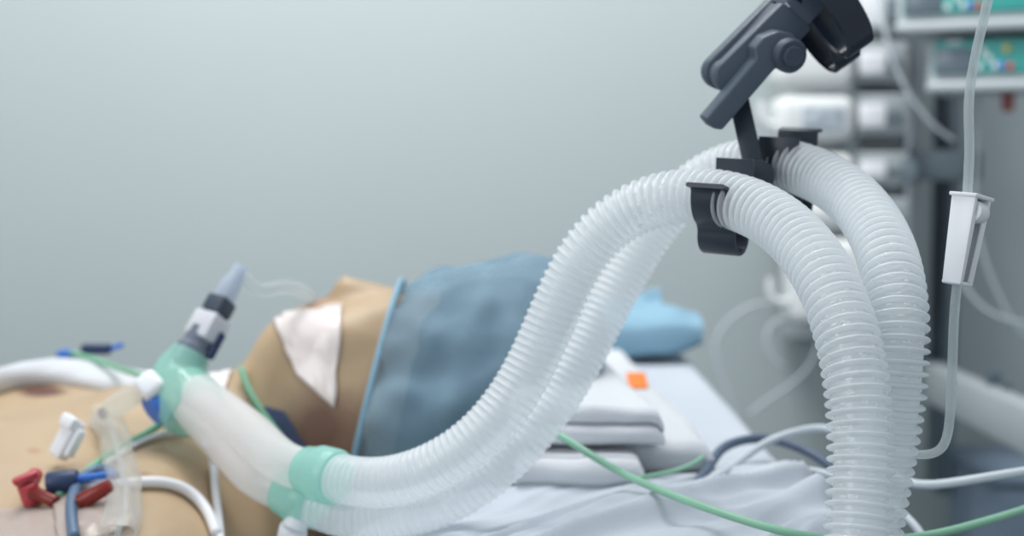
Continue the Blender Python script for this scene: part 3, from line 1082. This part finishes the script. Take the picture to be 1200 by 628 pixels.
sn = empty('airway_sensor', P(240, 388, .95), 'pale grey cube-shaped sensor clipped on the breathing connector', 'sensor')
sc_ = P(243, 384, .95)
axz = axes(up, CV(.9, .35, -.2))
MB().box(sc_, (.020, .018, .019), axz, bevel=.002).build('housing', M['sensor_grey'], sn)
MB().box(sc_ - up * .0012 - CV(.0, .0095, .0), (.021, .006, .0195), axz, bevel=.0015).build('lower_shell', M['navy'], sn)['label'] = 'dark lower shell'
MB().lathe(apex + up * .014, up, [(0, .0112), (.012, .0112), (.014, .0095), (.026, .0092)], 32).build('adapter', M['adapter'], sn)
MB().box(sc_ + up * .0165, (.0155, .0155, .0125), axz, bevel=.002).build('collar', M['slate'], sn)['label'] = 'dark collar'

mouth = Vector((-0.144, 1.03, 0.896))
et = empty('breathing_tube', mouth, 'clear curved breathing tube between the grey sensor and the mouth of the patient', 'tube')
t0 = sc_ + up * .022
MB().tube(spline([t0, t0 + up * .022, P(303, 344, .985), P(330, 334, 1.0), P(352, 340, 1.012), mouth + Vector((0, 0, .004)), mouth - Vector((-.004, 0, .012))], .003, .8), .0046, 20).build('tube', M['cleartube'], et)
MB().lathe(t0 - up * .0, up, [(0, .0078), (.014, .0070), (.018, .0052), (.026, .005)], 32).build('connector', M['blue_clear'], et)


def on_body(pts, off):
    return [hit(x, y, off)[0] for x, y in pts]


def patch(name, outline, off, m, label, cat, nu=22, nv=16, wr=.0006, seed=0, th=.0006):
    """a thin patch moulded to the skin; outline = four pixel corners, clockwise from upper left"""
    (a, b, c, d) = [Vector((x, y, 0)) for x, y in outline]
    vs, fs = [], []
    for i in range(nu + 1):
        for j in range(nv + 1):
            u, v = i / nu, j / nv
            p = a.lerp(b, u).lerp(d.lerp(c, u), v)
            jit = noise.noise(Vector((u * 4 + seed, v * 4, 1)))
            q, g = hit(p.x + 3 * jit, p.y + 2 * jit, off)
            vs.append(q + g * (wr * (1 + noise.noise(Vector((u * 7, v * 7, seed))))))
    for i in range(nu):
        for j in range(nv):
            k = i * (nv + 1) + j
            fs.append((k, k + nv + 1, k + nv + 2, k + 1))
    o = link(name, vs, fs, m)
    o.modifiers.new('s', 'SOLIDIFY').thickness = th
    return tag(o, label, cat) if label else o


patch('fixing_tape', ((318, 370), (402, 358), (392, 478), (350, 440)), .0010, M['tape'], 'shiny white tape stuck across the cheek of the patient', 'tape', seed=3)
patch('neck_tie', ((306, 476), (334, 482), (362, 528), (324, 520)), .0012, M['tie'], 'dark blue cloth tie at the side of the neck above the teal cuffs', 'tie', seed=12)
patch('gauze_pad', ((218, 428), (273, 432), (262, 468), (236, 476)), .0012, M['gauze'], 'white gauze square on the neck behind the Y connector', 'gauze', seed=5)
patch('chest_dressing', ((-20, 598), (64, 598), (112, 640), (-20, 660)), .0008, M['dress'], 'clear film dressing at the lower left corner on the chest', 'dressing', seed=7)
patch('catheter_dressing', ((62, 574), (150, 572), (160, 620), (72, 650)), .0022, M['dress'], 'clear wrinkled dressing over the line on the chest beside the red taps', 'dressing', seed=9, wr=.0015)

# white cloth strap across the far side of the chest
sp_pts = [(-40, 456), (0, 444), (40, 434), (90, 429), (140, 427), (185, 426)]
c = spline([hit(x, y + 13, .006)[0] for x, y in sp_pts], .004, 1.5)
t, u, w = frames(c)
vs, fs = [], []
n = 28
for i, p in enumerate(c):
    q = Vector(p)
    sd = Vector((.1, 1, 0)).normalized()
    for k in range(n):
        a = 2 * PI * k / n
        vs.append(q + sd * (.030 * math.cos(a)) + Vector((0, 0, 1)) * (.0110 * math.copysign(abs(math.sin(a)) ** .8, math.sin(a)) + .0015 * noise.noise(q * 60 + Vector((0, a, 0)))))
for i in range(len(c) - 1):
    for k in range(n):
        k2 = (k + 1) % n
        fs.append((i * n + k, i * n + k2, (i + 1) * n + k2, (i + 1) * n + k))
fs.append(tuple(range(n))[::-1]); fs.append(tuple(range((len(c) - 1) * n, len(c) * n)))
st = link('cloth_strap', vs, fs, M['towel'], None, 'auto')
tag(st, 'white folded cloth strap lying across the far side of the chest', 'strap')
STRAP = c

# electrode lead with blue clip beyond the strap
el_ = empty('electrode_lead', P(112, 416, 1.13), 'green electrode lead with a navy snap clip over the white strap', 'electrode lead')
q0 = P(84, 413, 1.145)
MB().tube(spline([q0, P(110, 421, 1.125), P(140, 432, 1.09), P(172, 441, 1.03), P(192, 440, .97)], .004, 1), .0023, 12).build('lead', M['green'], el_)
MB().box(P(113, 409, 1.15), (.024, .014, .009), axes((0, .1, 1), (1, .2, .12)), bevel=.003, seg=3).build('snap_clip', M['navy'], el_)
MB().cyl(P(122, 411, 1.15), P(144, 404, 1.15), .0022, n=14).build('clip_tail', M['blue'], el_)
MB().box(P(78, 415, 1.15), (.014, .012, .007), axes((0, 0, 1)), bevel=.002).build('clip_end', M['blue'], el_)

# suction catheter sleeve
su = empty('suction_catheter', P(125, 490, .95), 'clear crumpled suction sleeve hanging from the Y connector onto the chest', 'catheter')
c = spline([P(172, 455, .915), P(150, 466, .925), P(128, 482, .94), P(113, 495, .955)], .003, .8)
MB().tube(c, np.interp(np.linspace(0, 1, len(c)), [0, .5, 1], [.0065, .008, .0055]), 18).build('valve_tube', M['film'], su)
e0, e1 = P(118, 491, .945), P(108, 501, .95)
MB().cyl(e0, e1, .0052, .0042, 24, .001).build('control_valve', M['limb'], su)
MB().cyl(P(121, 486, .937), P(120, 484, .934), .0032, n=20).build('valve_port', M['navy'], su)['label'] = 'dark port'
sl_pts = [(124, 497), (131, 520), (140, 545), (146, 572), (147, 600), (138, 640)]
c = spline([hit(x, y, .010)[0] for x, y in sl_pts], .003, 1)
t, u, w = frames(c)
vs, fs = [], []
n = 30
for i in range(len(c)):
    for k in range(n):
        a = 2 * PI * k / n
        rr = 1 + .22 * noise.noise(Vector((i * .11, math.cos(a) * 1.6, math.sin(a) * 1.6)))
        vs.append(Vector(c[i]) + CV(1, 0, 0) * (.0105 * rr * math.cos(a)) + Vector((0, -.45, .9)).normalized() * (.0065 * rr * math.sin(a)))
for i in range(len(c) - 1):
    for k in range(n):
        k2 = (k + 1) % n
        fs.append((i * n + k, i * n + k2, (i + 1) * n + k2, (i + 1) * n + k))
link('sleeve', vs, fs, M['film'], su)
MB().tube(c[::2], .0018, 10).build('inner_catheter', M['cleartube'], su)

# tubes and small parts on the chest
cable('green_tube', [P(207, 488, .915)] + on_body([(190, 502), (165, 520), (140, 533), (115, 550), (92, 570), (70, 590)], .0045), .0026, M['green'],
      'green tube crossing the chest from under the blue ring', 'tube')
cable('white_thin_tube', on_body([(95, 572), (130, 545), (165, 522), (205, 509), (240, 505)], .0030) + on_body([(280, 506), (318, 520)], .004), .0019, M['white_tube'],
      'thin pale tube running beside the green tube under the Y connector', 'tube')
cable('white_tube', on_body([(104, 578), (135, 576), (170, 571), (200, 570), (222, 582), (238, 603), (248, 632)], .0042), .0035, M['white_tube'],
      'white tube arching from the clear dressing down to the lower edge', 'tube')
cable('drain_tube', [P(243, 520, .88)] + on_body([(245, 545), (246, 575), (249, 605), (251, 640)], .005), .0026, M['white_tube'],
      'pale tube running straight down from the Y connector over the shoulder', 'tube')
cable('grey_blue_tube', on_body([(137, 574), (134, 560), (120, 556), (104, 563), (92, 580), (86, 605), (90, 640)], .0062), .0034, M['bluetube'],
      'grey-blue tube bent in a hook above the red taps on the chest', 'tube')
cable('neck_tube', [P(283, 432, 1.0)] + on_body([(290, 452), (305, 480), (325, 508)], .004) + [P(348, 532, .93), P(372, 545, .90)], .0025, M['green'],
      'green tube running down the neck to the teal cuffs', 'tube')
cable('pressure_tube', [P(560, 498, .93), P(540, 515, .90), P(515, 533, .875), P(480, 560, .86)], .0022, M['green'],
      'short stretch of green tube between the blue cap and the nearer hose', 'tube')

pc = empty('pinch_clamp', hit(82, 545, .004)[0], 'white pinch clamp lying on the chest above the red taps', 'clamp')
q, gq = hit(80, 546, .009)
axp = axes(CV(-.55, .35, -.8), CV(.38, .9, 0))
q = q + Vector((0, 0, .009))
MB().box(q, (.026, .0125, .009), axp, bevel=.0022, seg=3).build('body', M['white_plastic'], pc)
MB().box(q + axp @ Vector((.010, 0, .004)), (.008, .013, .007), axp, bevel=.0015).build('jaw', M['white_plastic'], pc)
MB().box(q + axp @ Vector((.0, -.008, -.001)), (.018, .004, .006), axp, bevel=.001).build('latch', M['white_plastic'], pc)

tp = empty('stopcock', hit(42, 590, .003)[0], 'red three-way tap standing on the chest at the lower left', 'tap')
q, gq = hit(40, 592, .008)
axp = axes(gq, CV(.5, -.9, 0))
MB().cyl(q - gq * .006, q + gq * .007, .0060, n=28, bevel=.001).build('tap_body', M['red'], tp)
MB().cyl(q + axp @ Vector((.004, 0, .002)), q + axp @ Vector((.022, .004, -.002)), .0042, .0036, 24, .0006).build('outlet', M['blood'], tp)
MB().cyl(q + axp @ Vector((-.002, .0, .003)), q + axp @ Vector((-.012, .012, .004)), .005, .0045, 24, .0006).build('cap', M['red'], tp)
MB().box(q + gq * .0105, (.015, .006, .005), axes(gq, CV(.3, .9, 0)), bevel=.002).build('handle', M['red'], tp)
q2, g2 = hit(84, 582, .010)
bc = empty('line_connector', q2, 'navy and red line connector under the clear dressing on the chest', 'connector')
ax2 = axes(g2, CV(.9, .45, 0))
MB().cyl(q2 - ax2 @ Vector((.012, 0, 0)), q2 + ax2 @ Vector((.006, 0, 0)), .0072, .0064, 28, .001).build('hub', M['navy'], bc)
MB().cyl(q2 + ax2 @ Vector((.006, 0, 0)), q2 + ax2 @ Vector((.028, 0, 0)), .0026, .002, 18).build('stub', M['blue'], bc)
q3 = hit(96, 600, .006)[0]
MB().cyl(q3, q3 + CV(.018, .010, 0), .005, .004, 22, .0008).build('blood_line', M['blood'], bc)

# ------------------------------------------------------------------ lines and cables on the right
cable('green_line', [P(640, 500, .845), P(666, 516, .835), P(700, 538, .82), P(745, 562, .785), P(800, 585, .745), P(860, 606, .715), P(930, 626, .70), P(1010, 634, .71), P(1090, 627, .74), P(1150, 612, .76), P(1215, 592, .79), P(1300, 560, .83)], .0022, M['green_pale'],
      'pale green line stretched from the hoses past the towels to the right', 'line')
cable('slate_cable', [P(640, 640, .775), P(700, 614, .80), P(748, 601, .815), P(790, 589, .83), P(822, 560, .87), P(845, 526, .93), P(872, 515, .955), P(905, 513, .965), P(940, 526, .95), P(975, 546, .93), P(1010, 590, .92), P(1030, 660, .92)], .0032, M['slatecable'],
      'slate blue cable bending over the edge of the pillow', 'cable')
cable('white_cable', [P(760, 600, .80), P(800, 578, .84), P(850, 552, .885), P(880, 530, .92), P(905, 514, .94), P(940, 504, .93), P(980, 503, .90), P(1030, 545, .86), P(1070, 569, .83), P(1120, 565, .81), P(1170, 557, .80), P(1240, 546, .80)], .0026, M['milk_tube'],
      'white cable arching behind the hoses and out to the right', 'cable')
cable('white_lead', [P(790, 602, .79), P(840, 577, .83), P(885, 556, .86), P(930, 548, .87), P(975, 556, .86), P(1020, 575, .84), P(1062, 604, .82), P(1090, 640, .80), P(1100, 700, .80)], .0024, M['milk_tube'],
      'pale lead lying on the sheet and dropping behind the hoses', 'lead')
cable('pale_green_lead', [P(742, 561, .835), P(770, 556, .85), P(800, 550, .862), P(818, 540, .885), P(830, 531, .905)], .0014, M['green_pale'],
      'thin green lead on the hem of the towel', 'lead')

# ------------------------------------------------------------------ equipment column behind
RD = 1.90
col = empty('equipment_column', P(1040, 280, RD + .1), 'tall grey equipment column on the wall behind the hoses', 'equipment column')


def pbox(mb, x0, y0, x1, y1, d, depth, bevel=.004, seg=3, R=None):
    """a box whose front fills the given stretch of the photograph at distance d"""
    a, b = P(x0, y0, d), P(x1, y1, d)
    c = (a + b) / 2
    mb.box(c + Vector((0, depth / 2, 0)), (abs(b.x - a.x), depth, abs(b.z - a.z)), R, bevel=bevel, seg=seg)
    return mb


pbox(MB(), 1003, -70, 1078, 400, RD + .10, .18, .006).build('post', M['grey'], col)
pbox(MB(), 925, -70, 1004, 400, RD + .17, .10, .004).build('back_panel', M['grey'], col)
pbox(MB(), 1062, -70, 1070, 300, RD + .085, .02, .002).build('edge_rail', M['silver'], col)
rows = [(-22, 46, 'white rounded wall module at the top of the grey column, above the others', True),
        (46, 102, 'white rounded wall module with a blank face, just behind the holder clamp', False),
        (108, 164, 'white rounded wall module with a grey smudged label, third from the top', True),
        (176, 224, 'grey-topped wall module half hidden by the rear hose clip', False),
        (230, 268, 'white wall module seen between the two hoses', False),
        (276, 384, 'lowest white wall module, with a hook at its left', False)]
for k, (y0, y1, lab, lb) in enumerate(rows):
    md = empty('wall_module', P(960, y1, RD), lab, 'wall module', 'modules on the grey column')
    big = k == 5
    x0 = 928 if big else (912 if k < 4 else 935)
    pbox(MB(), x0, y0 + 4, 1004 if not big else 1034, y1, RD, .09, .016 if not big else .02, 5).build('cover', M['module'], md)
    if not big:
        pbox(MB(), 1004, y0 + 2, 1066, y1 - 6, RD + .02, .08, .004).build('side_unit', M['grey'], md)
        pbox(MB(), 1008, y0 + 14, 1040, y1 - 14, RD + .012, .012, .004).build('highlight_plate', M['white_plastic'], md)['label'] = 'white plate standing in for a highlight'  # white plate imitates the bright highlight on the side unit
        pbox(MB(), 1042, y0 + 20, 1056, y1 - 20, RD + .012, .012, .002).build('switch', M['greydark'], md)
    if lb:
        pbox(MB(), 940, y0 + 16, 990, y1 - 12, RD - .002, .006, .002).build('label_plate', M['label_grey'], md)['label'] = 'grey label'
    if k in (2, 5):
        yy = 118 if k == 2 else 325
        xx = 893 if k == 2 else 903
        c = [P(xx, yy, RD + .02), P(xx, yy + 18, RD + .02), P(xx + 6, yy + 28, RD + .02), P(xx + 16, yy + 29, RD + .02), P(xx + 26, yy + 24, RD + .03)]
        MB().tube(spline(c, .004, .6), .0052, 16).build('hook', M['module'], md)
MB().box(P(1104, 194, RD + .08), (.10, .05, .042), bevel=.006).build('rail_clamp', M['greydark'], col)
MB().cyl(P(1058, 200, RD + .07), P(1058, 200, RD + .02), .02, n=28, bevel=.003).build('clamp_knob', M['greydark'], col)

vr = empty('wall_rail', P(1115, 585, 2.10), 'dark vertical rail on the wall at the right', 'rail')
pbox(MB(), 1107, 30, 1113, 585, 2.06, .07, .002).build('groove', M['rail'], vr)
pbox(MB(), 1113, -70, 1126, 585, 2.055, .08, .003).build('profile', M['greydark'], vr)


# infusion pumps, turned with the right end towards the viewer
def pump(px, py, d, ang, label, seed):
    root = empty('infusion_pump', P(px, py + 30, d), label, 'infusion pump', 'teal infusion pumps at the upper right')
    R = Matrix.Rotation(math.radians(ang), 3, 'Z')
    o = P(px, py, d)

    def W(x, y, z): return o + R @ Vector((x, y, z))
    W_, H_, D_ = .30, .054, .13
    MB().box(W(W_ / 2, D_ / 2, -.006), (W_, D_, H_ + .014), R, bevel=.010, seg=4).build('casing', M['pump_case'], root)
    MB().box(W(W_ / 2, -.004, -.033), (W_ * .99, .022, .014), R, bevel=.005, seg=3).build('lip', M['pump_case'], root)
    fp = MB().box(W(W_ / 2, -.001, .004), (W_ - .018, .010, H_ - .012), R, bevel=.004, seg=3).build('front_panel', M['pump_teal'], root)
    MB().box(W(.034, -.0065, -.001), (.046, .004, .032), R, bevel=.001).build('display', M['screen'], root)
    pbx = [(.068, .011), (.075, .002), (.064, -.009), (.083, -.008)]
    for (x, z) in pbx:
        MB().box(W(x, -.007, z), (.0065, .006, .0075), R, bevel=.0015).build('button', M['white_plastic'], root)
    for (x, z, m) in ((.096, .013, 'yellow'), (.091, -.008, 'button_blue'), (.101, -.009, 'button_red')):
        MB().box(W(x, -.007, z), (.0075, .006, .009), R, bevel=.0015).build('button', M[m], root)
    cp = P(1116, py, 2.05)
    MB().box((cp + W(.09, D_ - .005, 0)) / 2, (.03, .03, (cp - W(.09, D_ - .005, 0)).length), axes(cp - W(.09, D_ - .005, 0)), bevel=.003).build('pole_clamp', M['greydark'], root)
    b = MB()
    rnd = random.Random(seed)
    x = .026
    for k in range(6):
        w = .003
        b.box(W(x, -.0063, .0225), (w * .8, .001, .004), R, bevel=0); x += w
    b.build('print', M['white_plastic'], root)
    return root


pump(1086, 72, 1.80, -24, 'lower teal infusion pump at the upper right, with grey display', 1)
pump(1050, 3, 1.80, -24, 'upper teal infusion pump cut off by the top edge of the photo', 2)
rp = empty('red_plug', P(1181, 130, 1.85), 'small red plug hanging under the lower infusion pump', 'plug')
MB().box(P(1181, 119, 1.80), (.015, .015, .026), bevel=.005, seg=3).build('body', M['dull_red'], rp)
MB().tube(spline([P(1181, 108, 1.80), P(1181, 98, 1.80), P(1183, 88, 1.80)], .004, 0), .002, 10).build('cord', M['dull_red'], rp)

# horizontal arm at the right
a, b = P(1093, 447, 1.98), P(1290, 540, 1.34)
arm = empty('trolley_arm', b, 'pale grey horizontal arm reaching in from the right below the pumps', 'arm')
ad = (b - a).normalized()
MB().box((a + b) / 2, (.03, .052, (b - a).length), axes(ad, Vector((ad.y, -ad.x, 0))), bevel=.004).build('beam', M['grey'], arm)
MB().box(a + Vector((.02, .09, .0)), (.03, .20, .04), bevel=.004).build('mount', M['greydark'], arm)
for px, py, d, s in ((1164, 440, 1.72, .016), (1179, 450, 1.68, .011)):
    MB().box(P(px, py + 4, d), (s, s, s * 1.1), bevel=.003).build('cable_clip', M['rail'], arm)

bn = empty('waste_bin', P(1200, 720, 1.95), 'blue-grey bin at the lower right behind the green line', 'bin')
zb_ = P(1190, 562, 1.95).z
MB().box((P(1215, 600, 1.97).x, 1.98, zb_ / 2), (.16, .20, zb_), bevel=.012, seg=3).build('bin_body', M['bluegrey'], bn)
MB().box((P(1215, 600, 1.97).x, 1.98, zb_ + .008), (.168, .208, .016), bevel=.006).build('lid', M['bluegrey'], bn)

# loose drip tubes hanging in front of the wall
def drip(pts, d, label, r=.0028):
    cable('drip_tube', [P(x, y, d) for x, y in pts], r, M['milk_tube'], label, 'tube', 'pale drip tubes hanging in front of the wall')


drip([(945, 378), (925, 362), (905, 355), (880, 358), (853, 376), (838, 400), (842, 430), (856, 470), (870, 520)], 2.05, 'pale drip tube bowed in an arc just right of the blue pad')
drip([(950, 385), (925, 372), (906, 378), (896, 395), (905, 420), (920, 430)], 2.0, 'short pale drip tube curled below the lowest wall module')
drip([(960, 400), (950, 428), (925, 452), (900, 468), (878, 486)], 2.05, 'pale drip tube slanting down towards the edge of the pillow')
drip([(1030, -20), (1040, 50), (1062, 105), (1092, 145), (1118, 165)], 1.84, 'pale tube crossing the grey column diagonally')
drip([(1148, 60), (1146, 140), (1142, 230), (1150, 290), (1168, 340), (1192, 385), (1215, 400)], 1.95, 'pale drip tube swinging out to the right below the roller clamp')
drip([(1128, 330), (1145, 355), (1172, 372), (1215, 382)], 1.9, 'pale drip tube drooping to the right edge behind the roller clamp')

# ------------------------------------------------------------------ light
wd = bpy.data.worlds.new('World'); S.world = wd; wd.use_nodes = True
nt = wd.node_tree
bg = nt.nodes['Background']
bg.inputs['Color'].default_value = (0.80, 0.88, 0.95, 1)
bg.inputs['Strength'].default_value = 0.56


def area(name, loc, target, sx, sy, power, color=(1, 1, 1)):
    l = bpy.data.lights.new(name, 'AREA'); l.shape = 'RECTANGLE'; l.size = sx; l.size_y = sy; l.energy = power; l.color = color
    o = bpy.data.objects.new(name, l); COL.objects.link(o); o.location = loc
    o.rotation_euler = (Vector(target) - Vector(loc)).to_track_quat('-Z', 'Y').to_euler()
    return o


area('ceiling_light', (-0.2, 1.0, 2.7), (-0.2, 1.0, 0), 1.6, 0.7, 23, (0.98, 0.985, 1.0))
area('wall_light', (-0.30, 1.50, 2.35), (-0.16, 2.2, 1.38), 0.7, 0.2, 18.0, (1.0, 0.995, 0.97))
area('fill_light', (-1.7, -0.5, 1.8), (0.1, 0.8, 0.95), 1.0, 1.2, 15.5, (0.97, 0.98, 1.0))  # added fill lamp, brightens hoses and holder from the left front

# ------------------------------------------------------------------ camera
cd = bpy.data.cameras.new('camera')
cd.lens = 50; cd.sensor_width = 36; cd.sensor_fit = 'HORIZONTAL'
cd.clip_start = 0.01
cd.dof.use_dof = True
cd.dof.focus_distance = 0.655
cd.dof.aperture_fstop = 5.7
cam = bpy.data.objects.new('camera', cd); COL.objects.link(cam)
cam.location = CAM
cam.rotation_euler = (PI / 2 - PITCH, 0, 0)
S.camera = cam

S.view_settings.view_transform = 'Standard'
S.view_settings.look = 'None'
S.view_settings.gamma = 1
S.view_settings.use_curve_mapping = False
S.view_settings.exposure = 0.0
S.cycles.use_denoising = True
S.cycles.max_bounces = 14
S.cycles.transmission_bounces = 12
S.cycles.transparent_max_bounces = 24
S.cycles.caustics_refractive = False
S.cycles.caustics_reflective = False
